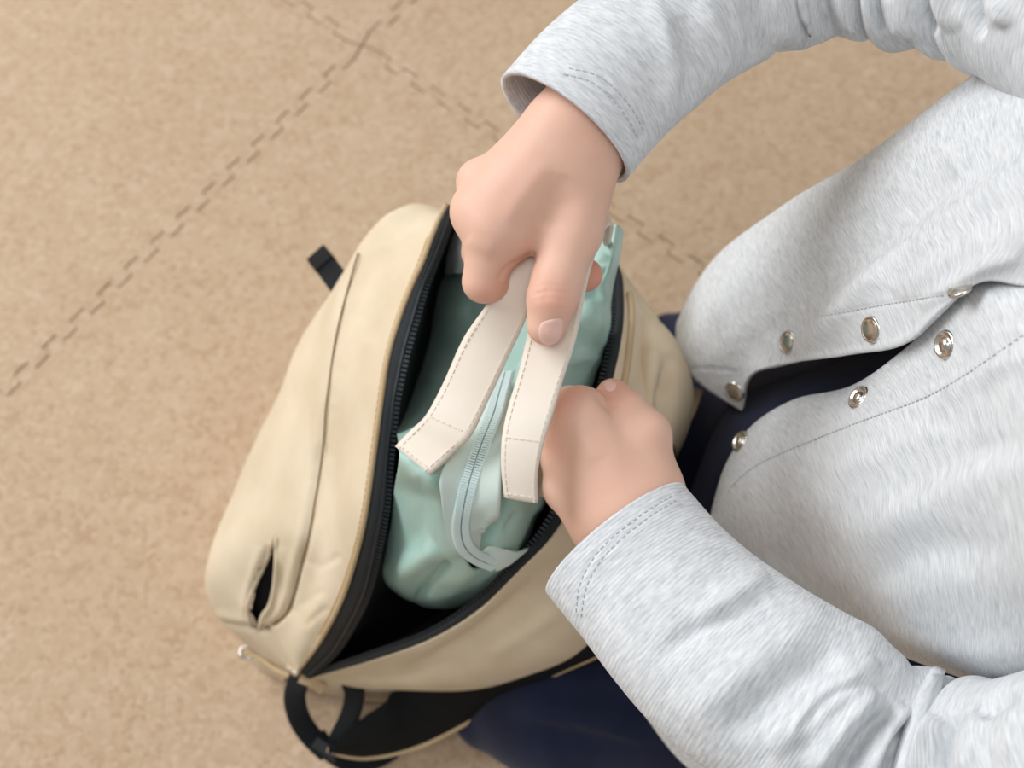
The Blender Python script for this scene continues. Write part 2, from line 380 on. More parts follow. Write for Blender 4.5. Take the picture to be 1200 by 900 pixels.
# ------------------------------------------------------------------ floor: interlocking cork tiles
def build_floor():
    p = .025; L = 24 * p; th = math.radians(48.906); D = .0073
    e1 = np.array([math.cos(th), math.sin(th), 0]); e2 = np.array([math.sin(th), -math.cos(th), 0])
    o = np.array([-12.67 * p, 15.626 * p, 0]) + e1 * (13.362 * p - .00365) + e2 * .00365
    fl = raw_mesh('floor', [(-3, -3, -.012), (3, -3, -.012), (3, 3, -.012), (-3, 3, -.012)], [(0, 1, 2, 3)], M['sub'], None, False); fl['kind'] = 'structure'
    def wave(k, direction):                        # corners (s, offset) of one side from 0 to L
        pts = [(0, 0)]; q = 24 * 2
        for h in range(1, q - 1):
            off = (D / 2) * (1 if h % 2 == 0 else -1); pts += [(h * p / 2, off), ((h + 1) * p / 2, off)]
        pts.append((L, 0)); return pts
    w = wave(0, 0)
    def corners():
        b0 = [(s, d) for s, d in w]; a1 = [(L - d, s) for s, d in w]; b1 = [(s, L + d) for s, d in reversed(w)]; a0 = [(-d, s) for s, d in reversed(w)]
        r = []
        for q in b0 + a1 + b1 + a0:
            if not r or (abs(r[-1][0] - q[0]) + abs(r[-1][1] - q[1])) > 1e-9: r.append(q)
        if abs(r[0][0] - r[-1][0]) + abs(r[0][1] - r[-1][1]) < 1e-9: r.pop()
        return np.array(r)
    poly = corners(); n = len(poly)
    def inset(g, gf):                               # rows of teeth gape a little, their flanks fit tight
        a = poly - np.roll(poly, 1, 0); b = np.roll(poly, -1, 0) - poly; la, lb = np.linalg.norm(a, axis=1), np.linalg.norm(b, axis=1)
        na = np.stack([-a[:, 1], a[:, 0]], 1) / la[:, None] * np.where(la < .008, gf, g)[:, None]; nb = np.stack([-b[:, 1], b[:, 0]], 1) / lb[:, None] * np.where(lb < .008, gf, g)[:, None]
        par = np.abs((na * nb).sum(1)) > 1e-12
        return poly + np.where(par[:, None], na, na + nb)
    rings = [(inset(.00042, .00002), -.010), (inset(.00042, .00002), -.0010), (inset(.0007, .00004), -.0003), (inset(.0015, .0003), 0)]
    V = []
    for r, z in rings: V += [tuple(e1 * a + e2 * b + np.array([0, 0, z])) for a, b in r]
    F = [tuple(range(3 * n, 4 * n))]
    for k in range(3): F += [(k * n + i, k * n + (i + 1) % n, (k + 1) * n + (i + 1) % n, (k + 1) * n + i) for i in range(n)]
    F = [tuple(reversed(f)) for f in F]             # e1, e2 form a left-handed pair
    t0 = None
    for i in range(-2, 2):
        for j in range(-2, 2):
            if t0 is None: t = t0 = raw_mesh('cork_tile', V, F, M['cork'], fl, False)
            else: t = t0.copy(); link(t, fl)
            t.location = o + e1 * L * i + e2 * L * j
build_floor()
def box_obj(name, lo, hi, mat, parent=None, bevel=0):
    B = Bits(); lo = np.array(lo, float); hi = np.array(hi, float); B.box((lo + hi) / 2, np.eye(3), (hi - lo) / 2)
    return B.build(name, mat, parent, bevel=bevel)
def build_walls():                                   # the two walls the window light comes past, well outside the frame
    def wall(name, boxes):
        B = Bits()
        for lo, hi in boxes: lo = np.array(lo, float); hi = np.array(hi, float); B.box((lo + hi) / 2, np.eye(3), (hi - lo) / 2)
        o = B.build(name, M['plaster']); o['kind'] = 'structure'; return o
    Y0, Y1, Z0, Z1, X = .2, 2.1, .85, 2.15, -1.7
    wall('wall_left', [((X - .1, -2, -.012), (X, Y0, 2.5)), ((X - .1, Y1, -.012), (X, 2.6, 2.5)), ((X - .1, Y0, -.012), (X, Y1, Z0)), ((X - .1, Y0, Z1), (X, Y1, 2.5))])
    wall('wall_far', [((X - .1, 2.6, -.012), (2.9, 2.7, 2.5))])
    for n, lo, hi in (('baseboard_far', (X, 2.585, 0), (2.9, 2.6, .07)), ('baseboard_left', (X, -2, 0), (X + .015, 2.585, .07))):
        o = box_obj(n, lo, hi, M['paint'], bevel=.003); o['kind'] = 'structure'
    w = box_obj('window_1', (X - .08, Y0, Z0), (X - .03, Y0 + .06, Z1), M['paint']); w['kind'] = 'structure'
    m = (Y0 + Y1) / 2
    for lo, hi in (((Y1 - .06, Z0), (Y1, Z1)), ((Y0 + .06, Z0), (Y1 - .06, Z0 + .06)), ((Y0 + .06, Z1 - .06), (Y1 - .06, Z1)), ((m - .03, Z0 + .06), (m + .03, Z1 - .06))):
        box_obj('window_frame', (X - .08, lo[0], lo[1]), (X - .03, hi[0], hi[1]), M['paint'], w)
build_walls()

# ------------------------------------------------------------------ backpack
def build_backpack():
    bag = thing('backpack', 'open beige backpack with black zipper standing on the cork floor', 'backpack', P(420, 760, 0))
    Lb = [(330, 800, .004), (300, 775, .004), (290, 735, .004), (318, 640, .004), (370, 540, .004), (430, 450, .004), (490, 400, .004), (545, 390, .004)]
    L0 = [(346, 788, .055), (303, 757, .05), (258, 727, .05), (240, 690, .06), (250, 640, .07), (275, 575, .085), (303, 513, .10), (330, 463, .115), (350, 418, .125), (385, 365, .135), (410, 330, .145), (447, 300, .15), (485, 292, .15), (535, 300, .14)]
    Lm = [(348, 786, .06), (308, 742, .07), (282, 705, .085), (280, 650, .105), (300, 590, .12), (325, 520, .14), (350, 455, .152), (370, 405, .162), (388, 352, .17), (410, 305, .178), (445, 272, .182), (485, 262, .18), (535, 270, .17)]
    S1 = [(349, 786, .065), (325, 733, .085), (341, 708, .105), (355, 657, .13), (363, 627, .145), (375, 560, .165), (380, 520, .175), (387, 450, .188), (392, 407, .193), (400, 373, .196), (409, 335, .198), (422, 292, .2), (447, 260, .2), (467, 247, .2), (493, 241, .198), (535, 252, .192)]
    Sm = [(350, 786, .068), (352, 750, .1), (378, 690, .145), (393, 640, .17), (405, 560, .2), (412, 500, .212), (420, 440, .222), (432, 380, .228), (444, 340, .23), (460, 300, .228), (478, 265, .22), (500, 243, .212), (535, 246, .207)]
    S2 = [(351, 785, .07), (380, 743, .115), (403, 697, .155), (420, 645, .185), (430, 600, .205), (440, 533, .225), (447, 480, .238), (456, 420, .245), (468, 377, .25), (482, 340, .25), (495, 310, .248), (507, 277, .24), (516, 257, .23), (524, 242, .222)]
    V = patch_curves([Lb, L0, Lm, S1, Sm, S2], 280, 20); V += gnormals(V) * wob(V, 1.0, 14, 3)[..., None]
    N = gnormals(V)
    seam = [(313, 735), (327, 727), (341, 708), (355, 657), (363, 627), (375, 560), (380, 520), (383, 480), (387, 450), (393, 407), (400, 373), (410, 335), (421, 297)]
    V = brush(V, N, seam, 3.2, -3.6, .02); V = brush(V, N, [(x - 8, y) for x, y in seam], 7, 2.2, .1); V = brush(V, N, [(x + 9, y) for x, y in seam], 8, 2.0, .1)
    for k in range(16):                              # puckers along the seam
        i = 1 + k * (len(seam) - 3) / 15; x = np.interp(i, range(len(seam)), [q[0] for q in seam]); y = np.interp(i, range(len(seam)), [q[1] for q in seam]); d = 1 if k % 2 else -1
        V = brush(V, N, [(x + d * 1, y), (x + d * (10 + 3 * (k % 4)), y + 5 - 3 * (k % 3))], 5 + k % 3, -.45, .3)
    V = brush(V, N, [(382, 520), (372, 545), (368, 600)], 7, -2.0); V = brush(V, N, [(396, 375), (380, 440), (392, 470)], 6, -1.6)
    V = brush(V, N, [(252, 729), (285, 734), (318, 739)], 3.5, -3.0, .1); V = brush(V, N, [(252, 721), (285, 726), (312, 728)], 6, 1.5, .1)
    V = brush(V, N, [(380, 352), (345, 415), (325, 460), (305, 505)], 5, -2.5, .15)
    V = brush(V, N, [(436, 350), (450, 310), (470, 275)], 16, -2.2); V = brush(V, N, [(430, 400), (440, 375), (450, 345)], 12, -1.5); V = brush(V, N, [(425, 370), (440, 320), (455, 290)], 12, 1.2)
    for a, b in (((380, 690), (350, 712)), ((385, 710), (355, 735)), ((400, 650), (370, 668))): V = brush(V, N, [a, b], 5, -.9)
    slit = [(318, 640), (311, 665), (303, 690), (298, 715), (298, 730)]
    V = brush(V, N, slit, 5.5, -9, .35); V = brush(V, N, [(x + 11, y) for x, y in slit], 8, 2.0); V = brush(V, N, [(x - 9, y) for x, y in slit], 7, 2.0)
    N = gnormals(V)
    sl = spline(np.array([(322, 626), (312, 656), (298, 686), (290, 710), (293, 730), (301, 740)], float), 8); sr = spline(np.array([(324, 628), (324, 660), (321, 690), (316, 710), (308, 722), (303, 740)], float), 8)
    mouth = np.concatenate([sl, sr[::-1]])
    grid_obj('front_panel', V, M['canvas'], bag, thick=.003, drop=lambda c: in_poly(project(c)[:, :2], mouth) & (((c - C0) ** 2).sum(1) < 9))
    # pocket mouth: dark facing inside the slit
    a, na = on_surface(V, N, sl[:, 0] - 6, sl[:, 1], -.007); b, nb = on_surface(V, N, sr[:, 0] + 6, sr[:, 1], -.007)
    t = np.linspace(0, 1, 5)[None, :, None]; G = a[:, None] * (1 - t) + b[:, None] * t
    grid_obj('pocket_lining', G, M['lining'], bag, thick=.001)
    for e in (sl, sr):
        lip, _ = on_surface(V, N, e[:, 0], e[:, 1], .0001); cord('pocket_hem', lip, .0013, M['canvas'], bag)
    lip, _ = on_surface(V, N, [q[0] for q in seam], [q[1] for q in seam], .0006); cord('seam', spline(lip, 6), .0005, M['seam'], bag)
    stitches('stitching', V, N, [(x - 5, y) for x, y, z in S2[1:-2]], M['thread'], bag, .0026, .0008, .0004)
    # welt along the zipper
    R = [(363, 792, .07), (393, 763, .1), (415, 728, .135), (433, 690, .165), (446, 635, .195), (454, 590, .212), (459, 533, .228), (464, 480, .24), (472, 440, .246), (480, 405, .25), (489, 372, .252), (501, 330, .25), (517, 287, .24), (526, 262, .23), (531, 247, .222)]
    a = resample(spline(PA(S2), 10), 150); b = resample(spline(PA(R), 10), 150)
    t = np.linspace(0, 1, 7)[None, :, None]; Z = a[:, None] * (1 - t) + b[:, None] * t; NZ = gnormals(Z)
    Z = Z + NZ * (.0016 * np.sin(np.pi * t)); grid_obj('zipper_tape', Z, M['tape'], bag, thick=.0012)
    cord('welt', a + gnormals(Z)[:, 0] * .0008, .0014, M['piping'], bag)
    def teeth(curve, inner, name='zipper_teeth', pitch=.0021, mat='teeth', sz=(.0006, .0013, .0005)):
        B = Bits(); n = int(np.linalg.norm(np.diff(curve, axis=0), axis=1).sum() / pitch); c = resample(curve, n); q = resample(inner, n)
        T = np.gradient(c, axis=0); T /= np.linalg.norm(T, axis=1, keepdims=True)
        for i in range(2, n - 2):
            s = c[i] - q[i]; s -= T[i] * (s @ T[i]); s /= np.linalg.norm(s); B.box(c[i] + s * .0006, [T[i], s, np.cross(T[i], s)], sz)
        o = B.build(name, M[mat], bag); o['kind'] = 'stuff'; return o
    teeth(b + NZ[:, -1] * .0008, Z[:, 3])
    cord('zipper_coil_ridge', Z[:, 5] + NZ[:, 5] * .0006, .0009, M['teeth'], bag)
    # far rim, side panel and back
    R2 = [(363, 793, .07), (433, 768, .115), (500, 743, .15), (555, 708, .175), (600, 664, .2), (640, 617, .215), (675, 550, .225), (697, 480, .23), (708, 440, .232), (716, 405, .232), (721, 375, .23), (722, 345, .225), (719, 320, .218), (700, 285, .21), (640, 258, .21), (570, 245, .212), (531, 245, .22)]
    R3 = [(362, 795, .068), (435, 774, .112), (504, 749, .148), (561, 714, .173), (607, 670, .198), (650, 624, .213), (687, 556, .223), (709, 486, .229), (719, 442, .231), (727, 405, .231), (731, 375, .229), (731, 343, .224), (727, 316, .217), (705, 278, .209), (640, 250, .209), (570, 238, .211), (525, 240, .219)]
    a = resample(spline(PA(R2), 10), 160); b = resample(spline(PA(R3), 10), 160); t = np.linspace(0, 1, 5)[None, :, None]
    Z2 = a[:, None] * (1 - t) + b[:, None] * t; N2 = gnormals(Z2); Z2 = Z2 + N2 * (.001 * np.sin(np.pi * t)); grid_obj('zipper_tape', Z2, M['tape'], bag, thick=.0012)
    teeth(a - N2[:, 0] * .0004, Z2[:, 3])
    # beige back panel from the rim down to the floor
    E1 = [(358, 797, .06), (450, 790, .09), (520, 775, .12), (590, 735, .15), (635, 690, .18), (680, 640, .2), (715, 570, .212), (735, 490, .218), (745, 440, .22), (752, 405, .218), (753, 380, .214), (748, 355, .208), (738, 330, .2), (705, 290, .19), (640, 262, .19), (570, 248, .19), (523, 245, .2)]
    E2 = [(352, 796, .05), (420, 806, .06), (525, 802, .09), (620, 780, .12), (690, 742, .15), (735, 690, .17), (765, 620, .18), (780, 540, .185), (790, 470, .187), (792, 430, .185), (785, 400, .18), (770, 378, .172), (745, 352, .165), (705, 320, .15), (640, 300, .14), (570, 290, .14), (515, 280, .15)]
    E3 = [(345, 805, .01), (420, 820, .012), (525, 822, .02), (620, 815, .03), (690, 790, .05), (735, 750, .06), (760, 690, .07), (770, 620, .07), (775, 550, .07), (775, 500, .07), (765, 470, .06), (750, 450, .06), (725, 430, .05), (690, 420, .04), (640, 410, .02), (580, 400, .01), (545, 390, .004)]
    B = patch_curves([R3, E1, E2, E3], 170, 16); NB = gnormals(B)
    B = B + NB * wob(B, .8, 12, 8)[..., None]
    B = brush(B, NB, [(470, 790), (530, 760), (590, 720), (630, 680)], 10, -4.5); B = brush(B, NB, [(560, 770), (620, 735), (665, 700)], 14, 3); B = brush(B, NB, [(480, 770), (540, 735), (590, 695)], 9, 1.5)
    B = brush(B, NB, [(782, 428), (778, 470), (774, 500)], 10, -9, .1)
    NB = gnormals(B); grid_obj('back_panel', B, M['canvas'], bag, thick=.003)
    edge, _ = on_surface(B, NB, [736, 738, 736, 731, 724], [345, 375, 405, 442, 480], .001); cord('welt', spline(edge, 8), .0016, M['piping'], bag)
    # dark lining bowl
    D1 = [(375, 785, .06), (430, 745, .085), (462, 715, .1), (480, 660, .11), (490, 600, .12), (495, 540, .12), (500, 480, .13), (505, 430, .14), (510, 390, .15), (515, 350, .15), (525, 320, .15), (535, 290, .16), (540, 270, .17)]
    D2 = [(380, 790, .05), (450, 760, .05), (520, 720, .05), (550, 680, .05), (590, 620, .05), (600, 560, .05), (610, 500, .05), (620, 450, .06), (625, 400, .07), (625, 370, .08), (620, 340, .1), (600, 300, .13), (560, 275, .16)]
    D3 = [(370, 792, .06), (440, 775, .09), (510, 745, .11), (560, 715, .13), (605, 670, .15), (640, 625, .16), (672, 560, .17), (690, 500, .17), (700, 450, .17), (706, 410, .17), (708, 370, .17), (705, 330, .17), (660, 280, .19), (560, 255, .2)]
    grid_obj('lining', patch_curves([R, D1, D2, D3, R2], 80, 8), M['lining'], bag)
    # shoulder straps: the padded one folded beside the bag, mesh side up, pale binding along its edge
    top = PA([(398, 862, .035), (425, 842, .045), (452, 826, .055), (475, 806, .06), (530, 797, .075), (600, 782, .1), (690, 742, .14), (740, 700, .16)])
    bot = PA([(383, 882, .02), (430, 889, .018), (490, 876, .025), (545, 849, .04), (600, 817, .065), (655, 789, .095), (712, 763, .125), (770, 725, .145)])
    G = ribbon_grid(top, bot, 80, 12); NG = gnormals(G); G = G + NG * (.004 * np.sin(np.pi * np.linspace(0, 1, 12)))[None, :, None]
    st = grid_obj('shoulder_strap', G, M['mesh'], bag, thick=.006); NG = gnormals(G)
    cord('binding', resample(spline(bot, 10), 90) + NG[:, -1][np.linspace(0, 79, 90).astype(int)] * -.0015, .0026, M['piping'], st)
    def web(name, pts, w, mat, parent, th=.0016, ref=(0, 0, 1), n=40):
        c = resample(spline(PA(pts), 10), n); T, A, Bn = frames(c, ref); t = np.linspace(-.5, .5, 4)[None, :, None]
        return grid_obj(name, c[:, None] + A[:, None] * t * w, M[mat], parent, thick=th)
    web('webbing', [(352, 792, .06), (345, 815, .05), (350, 840, .038), (364, 862, .026), (385, 882, .018)], .012, 'webbing', st)
    web('webbing', [(412, 800, .06), (415, 815, .052), (410, 838, .042), (398, 862, .03), (388, 880, .018)], .011, 'webbing', st)
    web('webbing', [(372, 862, .022), (385, 880, .014), (410, 894, .008), (440, 890, .008), (462, 878, .008)], .010, 'webbing', st)
    Bk = Bits(); c = P(382, 878, .02); Bk.box(c, [unit(P(395, 886, .018) - c), np.cross([0, 0, 1.], unit(P(395, 886, .018) - c)), [0, 0, 1]], [.008, .004, .0025]); Bk.build('strap_buckle', M['plastic'], st, bevel=.001)
    # the other strap arches at the child's side
    arch = [[(738, 352, .2), (742, 365, .21), (742, 400, .215), (738, 450, .21), (730, 500, .2)], [(757, 364, .195), (766, 380, .21), (770, 415, .22), (768, 460, .215), (760, 520, .2)],
            [(780, 383, .18), (792, 402, .2), (799, 430, .21), (798, 470, .2), (788, 520, .18)], [(800, 410, .15), (810, 438, .17), (813, 468, .175), (807, 500, .16), (795, 530, .14)], [(800, 430, .1), (808, 455, .11), (810, 480, .11), (803, 510, .1), (790, 540, .08)]]
    A = patch(arch, 10, 14); NA = gnormals(A); A = brush(A, NA, [(784, 415), (781, 455), (777, 505)], 10, -9, .5); A = brush(A, NA, [(765, 400), (762, 460)], 10, 2)
    st2 = grid_obj('shoulder_strap', A, M['canvas'], bag, thick=.004)
    web('webbing_adjuster', [(816, 455, .14), (808, 478, .15), (797, 500, .155), (788, 515, .15)], .007, 'piping', st2)
    # folded webbing tab at the outer side
    web('side_tab', [(369, 295, .135), (380, 309, .142), (392, 325, .15), (405, 342, .157)], .0125, 'webbing', bag, .003, tuple(-c_f))
    web('side_tab_fold', [(371, 298, .139), (379, 308, .144)], .0128, 'webbing', bag, .004, tuple(-c_f))
    web('zipper_garage', [(352, 793, .068), (366, 799, .066), (380, 808, .06)], .006, 'piping', bag, .003)
    c = P(289, 764, .03); cord('corner_cord', spline(PA([(286, 762, .035), (305, 772, .035), (322, 784, .04), (340, 792, .045)]), 8), .0016, M['piping'], bag)
    th = np.linspace(0, 2 * np.pi, 20); r = np.stack([c[0] + .0035 * np.cos(th), c[1] + .0035 * np.sin(th), np.full(20, c[2])], 1); cord('corner_eyelet', r, .0012, M['metal'], bag)
    return bag
def unit(v): v = np.asarray(v, float); return v / np.linalg.norm(v)
build_backpack()

# ------------------------------------------------------------------ mint pouch
def build_pouch():
    po = thing('zip_pouch', 'mint green zip pouch with off-white handles being lifted from the backpack', 'pouch', P(560, 620, .12))
    Lf = [[(505, 290, .12), (532, 290, .15), (570, 285, .17), (620, 285, .185), (650, 290, .195)],
          [(492, 345, .12), (520, 342, .165), (560, 345, .195), (600, 350, .22), (635, 355, .232)],
          [(478, 425, .12), (510, 420, .175), (545, 424, .215), (580, 432, .245), (605, 440, .255)],
          [(462, 480, .15), (495, 478, .21), (530, 482, .245), (560, 488, .262), (582, 490, .264)],
          [(468, 527, .270), (480, 536, .275), (493, 546, .280), (510, 553, .281), (535, 545, .276)],
          [(462, 575, .22), (478, 580, .235), (495, 585, .25), (512, 590, .26), (530, 590, .262)],
          [(455, 630, .175), (472, 632, .195), (492, 635, .212), (515, 638, .228), (538, 640, .238)],
          [(440, 668, .14), (458, 668, .165), (482, 670, .185), (510, 662, .205), (545, 655, .222)],
          [(465, 695, .12), (478, 695, .145), (500, 690, .165), (530, 680, .19), (560, 665, .208)],
          [(484, 706, .115), (500, 706, .135), (525, 700, .155), (555, 688, .175), (590, 668, .195)],
          [(500, 712, .105), (525, 713, .115), (550, 707, .13), (575, 694, .15), (600, 676, .17)],
          [(510, 712, .06), (530, 712, .06), (552, 706, .07), (575, 694, .08), (600, 676, .1)]]
    V = patch(Lf, 14, 14); N = gnormals(V)
    V = brush(V, N, [(485, 708), (503, 684), (526, 658)], 4.5, -6.0, .15); V = brush(V, N, [(502, 712), (528, 690), (562, 662)], 15, 4.5, .1); V = brush(V, N, [(462, 690), (480, 665), (512, 640)], 14, 4.0, .1)
    V = brush(V, N, [(485, 560), (492, 600), (480, 650)], 12, -2.5); V = brush(V, N, [(535, 700), (570, 672), (600, 655)], 6, -1.5)
    V = brush(V, N, [(490, 445), (530, 438), (560, 425)], 7, 3); V = brush(V, N, [(500, 410), (545, 405), (580, 395)], 12, -3); V = brush(V, N, [(510, 375), (550, 365)], 10, 2)
    N = gnormals(V); grid_obj('side_panel', V, M['mint'], po, thick=.0012)
    Rf = [[(700, 283, .26), (712, 270, .27), (722, 263, .275), (731, 270, .27)], [(690, 310, .26), (702, 312, .262), (716, 305, .268), (727, 300, .262)], [(684, 345, .255), (696, 345, .252), (708, 345, .25), (719, 335, .24)],
          [(650, 380, .262), (672, 385, .262), (695, 388, .25), (712, 380, .235)], [(610, 420, .258), (640, 425, .262), (675, 425, .25), (705, 415, .225)], [(588, 470, .26), (612, 475, .262), (650, 480, .245), (690, 470, .215)],
          [(585, 520, .262), (605, 525, .262), (630, 530, .25), (665, 530, .21)], [(583, 570, .258), (600, 575, .26), (618, 580, .252), (640, 590, .21)], [(556, 612, .236), (590, 615, .245), (612, 612, .235), (630, 605, .2)], [(546, 638, .222), (578, 643, .23), (603, 640, .218), (622, 628, .19)], [(562, 655, .215), (582, 662, .205), (598, 662, .195), (612, 650, .18)]]
    W = patch(Rf, 14, 14); NW = gnormals(W)
    W = brush(W, NW, [(700, 310), (708, 350), (713, 395)], 5, 2.5, .1); W = brush(W, NW, [(684, 355), (700, 385), (712, 415)], 9, 3); W = brush(W, NW, [(650, 425), (690, 418), (712, 430)], 9, 2); W = brush(W, NW, [(668, 365), (685, 400), (690, 420)], 10, -2.5)
    W = brush(W, NW, [(712, 300), (700, 330)], 5, -3); W = brush(W, NW, [(600, 430), (590, 455), (586, 480)], 5, 3); W = brush(W, NW, [(590, 625), (610, 600)], 5, -2)
    NW = gnormals(W); grid_obj('side_panel', W, M['mint'], po, thick=.0012)
    # zipper tape and coil
    Tp = [[(588, 440, .262), (594, 442, .265), (600, 442, .264)], [(575, 465, .267), (586, 468, .271), (596, 470, .27)], [(560, 492, .273), (578, 494, .277), (593, 496, .275)], [(535, 525, .279), (565, 528, .28), (589, 530, .284)],
          [(516, 556, .283), (552, 560, .279), (588, 562, .284)], [(517, 585, .275), (544, 590, .271), (587, 590, .276)], [(521, 612, .262), (539, 612, .261), (583, 606, .26)], [(528, 633, .249), (542, 632, .25), (567, 612, .256)],
          [(540, 648, .237), (551, 644, .24), (562, 628, .246)], [(556, 659, .227), (563, 652, .23), (562, 642, .237)], [(574, 667, .217), (577, 658, .221), (572, 651, .227)]]
    T = patch(Tp, 10, 10); NT = gnormals(T); T = T + NT * .0012; T = brush(T, NT, [(590, 600), (572, 608), (563, 625)], 5, 2.5)
    NT = gnormals(T); ct = spline(PA([r[1] for r in Tp]), 14)
    grid_obj('zipper_tape', T, M['mint_tape'], po, thick=.0009)
    B = Bits(); n = 120; c = resample(T[:, 10] + NT[:, 10] * .0008, n); nn = NT[np.linspace(0, len(T) - 1, n).astype(int), 10]
    Tt = np.gradient(c, axis=0); Tt /= np.linalg.norm(Tt, axis=1, keepdims=True)
    for i in range(n):
        s = unit(np.cross(nn[i], Tt[i]))
        for d in (-1, 1): B.box(c[i] + s * d * .0017 + Tt[i] * d * .0003, [Tt[i], s, nn[i]], [.00042, .0014, .0011])
    o = B.build('zipper_teeth', M['mint_teeth'], po); o['kind'] = 'stuff'
    for d in (-1, 1): cord('coil_edge', c + np.cross(nn, Tt) * d * .0031, .0007, M['mint_teeth'], po, 6)
    E = patch([[(560, 652, .231), (572, 640, .233), (586, 642, .228)], [(574, 662, .223), (588, 652, .225), (604, 646, .22)], [(582, 668, .216), (600, 658, .216), (620, 641, .205)]], 8, 8)
    E = E + gnormals(E) * .001; grid_obj('zipper_end_tab', E, M['mint_tape'], po, thick=.001)
    # handles
    def handle(Lp, Rp, label):
        G = ribbon_grid(PA(Lp), PA(Rp), 110, 11); NG = gnormals(G)
        t = np.linspace(-1, 1, 11); G = G + NG * (-.0006 * t ** 2 + .0006)[None, :, None] + NG * wob(G, .25, 30, 2)[..., None]
        NG = gnormals(G); h = grid_obj('handle', G, M['strap'], po, thick=.0026, N=NG)
        h['label'] = label
        return h, G, NG
    h1L = [(463, 523, .281), (481, 504, .286), (499, 486, .292), (519, 450, .298), (542, 398, .306), (568, 360, .318), (590, 325, .326), (614, 290, .326), (640, 250, .327), (668, 225, .326), (695, 230, .318), (704, 258, .30), (705, 280, .275)]
    h1R = [(502, 555, .287), (528, 532, .291), (551, 509, .297), (577, 458, .301), (600, 410, .308), (616, 375, .315), (628, 340, .322), (646, 312, .327), (668, 285, .328), (690, 268, .327), (707, 262, .32), (716, 266, .298), (714, 284, .272)]
    h2L = [(591, 583, .296), (587, 548, .303), (588, 512, .308), (596, 474, .311), (607, 438, .314), (617, 396, .317), (628, 355, .321), (642, 315, .326), (662, 275, .327), (682, 245, .325), (702, 245, .315), (708, 262, .296), (707, 282, .272)]
    h2R = [(630, 590, .298), (630, 555, .305), (637, 518, .311), (647, 484, .315), (659, 446, .317), (673, 405, .318), (682, 365, .320), (690, 325, .325), (700, 293, .326), (711, 266, .325), (718, 262, .316), (719, 268, .295), (716, 285, .270)]
    ha, G1, N1 = handle(h1L, h1R, 'off-white strap handle over the zipper side facing away from the child'); hb, G2, N2 = handle(h2L, h2R, 'off-white strap handle beside the hand inside the bag')
    def px(a): return [(x, y) for x, y, _ in a]
    def shift(a, b, t): return [(x0 * (1 - t) + x1 * t, y0 * (1 - t) + y1 * t) for (x0, y0, _), (x1, y1, _) in zip(a, b)]
    for h, G, NG, a, b, m in ((ha, G1, N1, h1L, h1R, 8), (hb, G2, N2, h2L, h2R, 9)):
        for t in (.1, .9): stitches('stitching', G, NG, shift(a[:m], b[:m], t), M['strap_thread'], h, .0018, .001, .00025)
        e = [shift(a[:3], b[:3], t) for t in (.1, .9)]
        stitches('stitching', G, NG, [e[0][2], e[1][2]], M['strap_thread'], h, .0018, .001, .00025)
        q = [((x * .85 + x2 * .15), (y * .85 + y2 * .15)) for (x, y), (x2, y2) in ((e[0][0], e[0][1]), (e[1][0], e[1][1]))]
        stitches('stitching', G, NG, q, M['strap_thread'], h, .0018, .001, .00025)
build_pouch()
wc = patch([[(528, 272, .185), (540, 272, .2), (556, 278, .195)], [(522, 298, .18), (538, 298, .2), (556, 302, .195)], [(520, 322, .17), (536, 320, .188), (555, 326, .18)]], 6, 6)
o = grid_obj('folded_cloth', wc, M['white'], None, thick=.006); o['label'] = 'white folded cloth tucked in the backpack beside the mint pouch'; o['category'] = 'cloth'

# ------------------------------------------------------------------ the child
child = thing('person', 'child in a light grey snap-front cardigan kneeling over the backpack, both hands on the pouch', 'person', P(950, 600, 0))

# --- body: one mesh (two hands, forearms, upper arms, trunk)
def HP(base):
    return lambda x, y, e: PD(x, y, base + e * .001)
hr, hl = HP(.525), HP(.535)
K = .001
def chain(p, pts, k):
    d = None
    for (a, ra), (b, rb) in zip(pts[:-1], pts[1:]):
        q = cone(p, a, b, ra * K, rb * K); d = q if d is None else smin(d, q, k)
    return d
def union(ds, k):
    d = ds[0]
    for q in ds[1:]: d = smin(d, q, k)
    return d
def right_hand(p):
    palm = [cone(p, P(800, 10, .352), hr(688, 132, 6), .022, .0165), cone(p, hr(672, 139, 6), hr(694, 158, 6), .0148, .0145)]
    palm += [cone(p, hr(664, 165, 4), hr(588, 268, 3), .0150, .0125), cone(p, hr(655, 162, 5), hr(573, 255, 5), .0142, .0115),
             cone(p, hr(652, 162, 8), hr(564, 245, 8), .0134, .0098), cone(p, hr(652, 162, 12), hr(566, 215, 14), .0118, .0080)]
    palm += [cone(p, hr(688, 188, 5), hr(672, 272, 4), .0134, .0110), cone(p, hr(660, 205, 6), hr(614, 265, 8), .0145, .0112)]
    d = union(palm, .007)
    thumb = chain(p, [(hr(670, 268, 4), 11.0), (hr(653, 328, -1), 9.5), (hr(647, 350, -2), 9.3), (hr(641, 381, 0), 7.9)], .003)
    idx = chain(p, [(hr(582, 272, 4), 12), (hr(567, 330, 8), 8.3), (hr(606, 336, 29), 7.2), (hr(640, 330, 31), 7.0)], .0015)
    mid = chain(p, [(hr(572, 258, 7), 11), (hr(566, 296, 24), 8.4), (hr(605, 315, 34), 7.6), (hr(660, 322, 31), 7.2), (hr(686, 322, 30), 7)], .0015)
    rng = chain(p, [(hr(560, 248, 8), 10.2), (hr(562, 268, 30), 8.2), (hr(600, 290, 41), 7.6), (hr(660, 300, 42), 7)], .0015)
    pin = chain(p, [(hr(560, 212, 14), 8.2), (hr(562, 240, 34), 7.2), (hr(595, 265, 45), 6.8), (hr(640, 280, 46), 6.3)], .0015)
    f = union([idx, mid, rng, pin], .002)
    f = smin(f, thumb, .0015)
    return smin(d, f, .005)
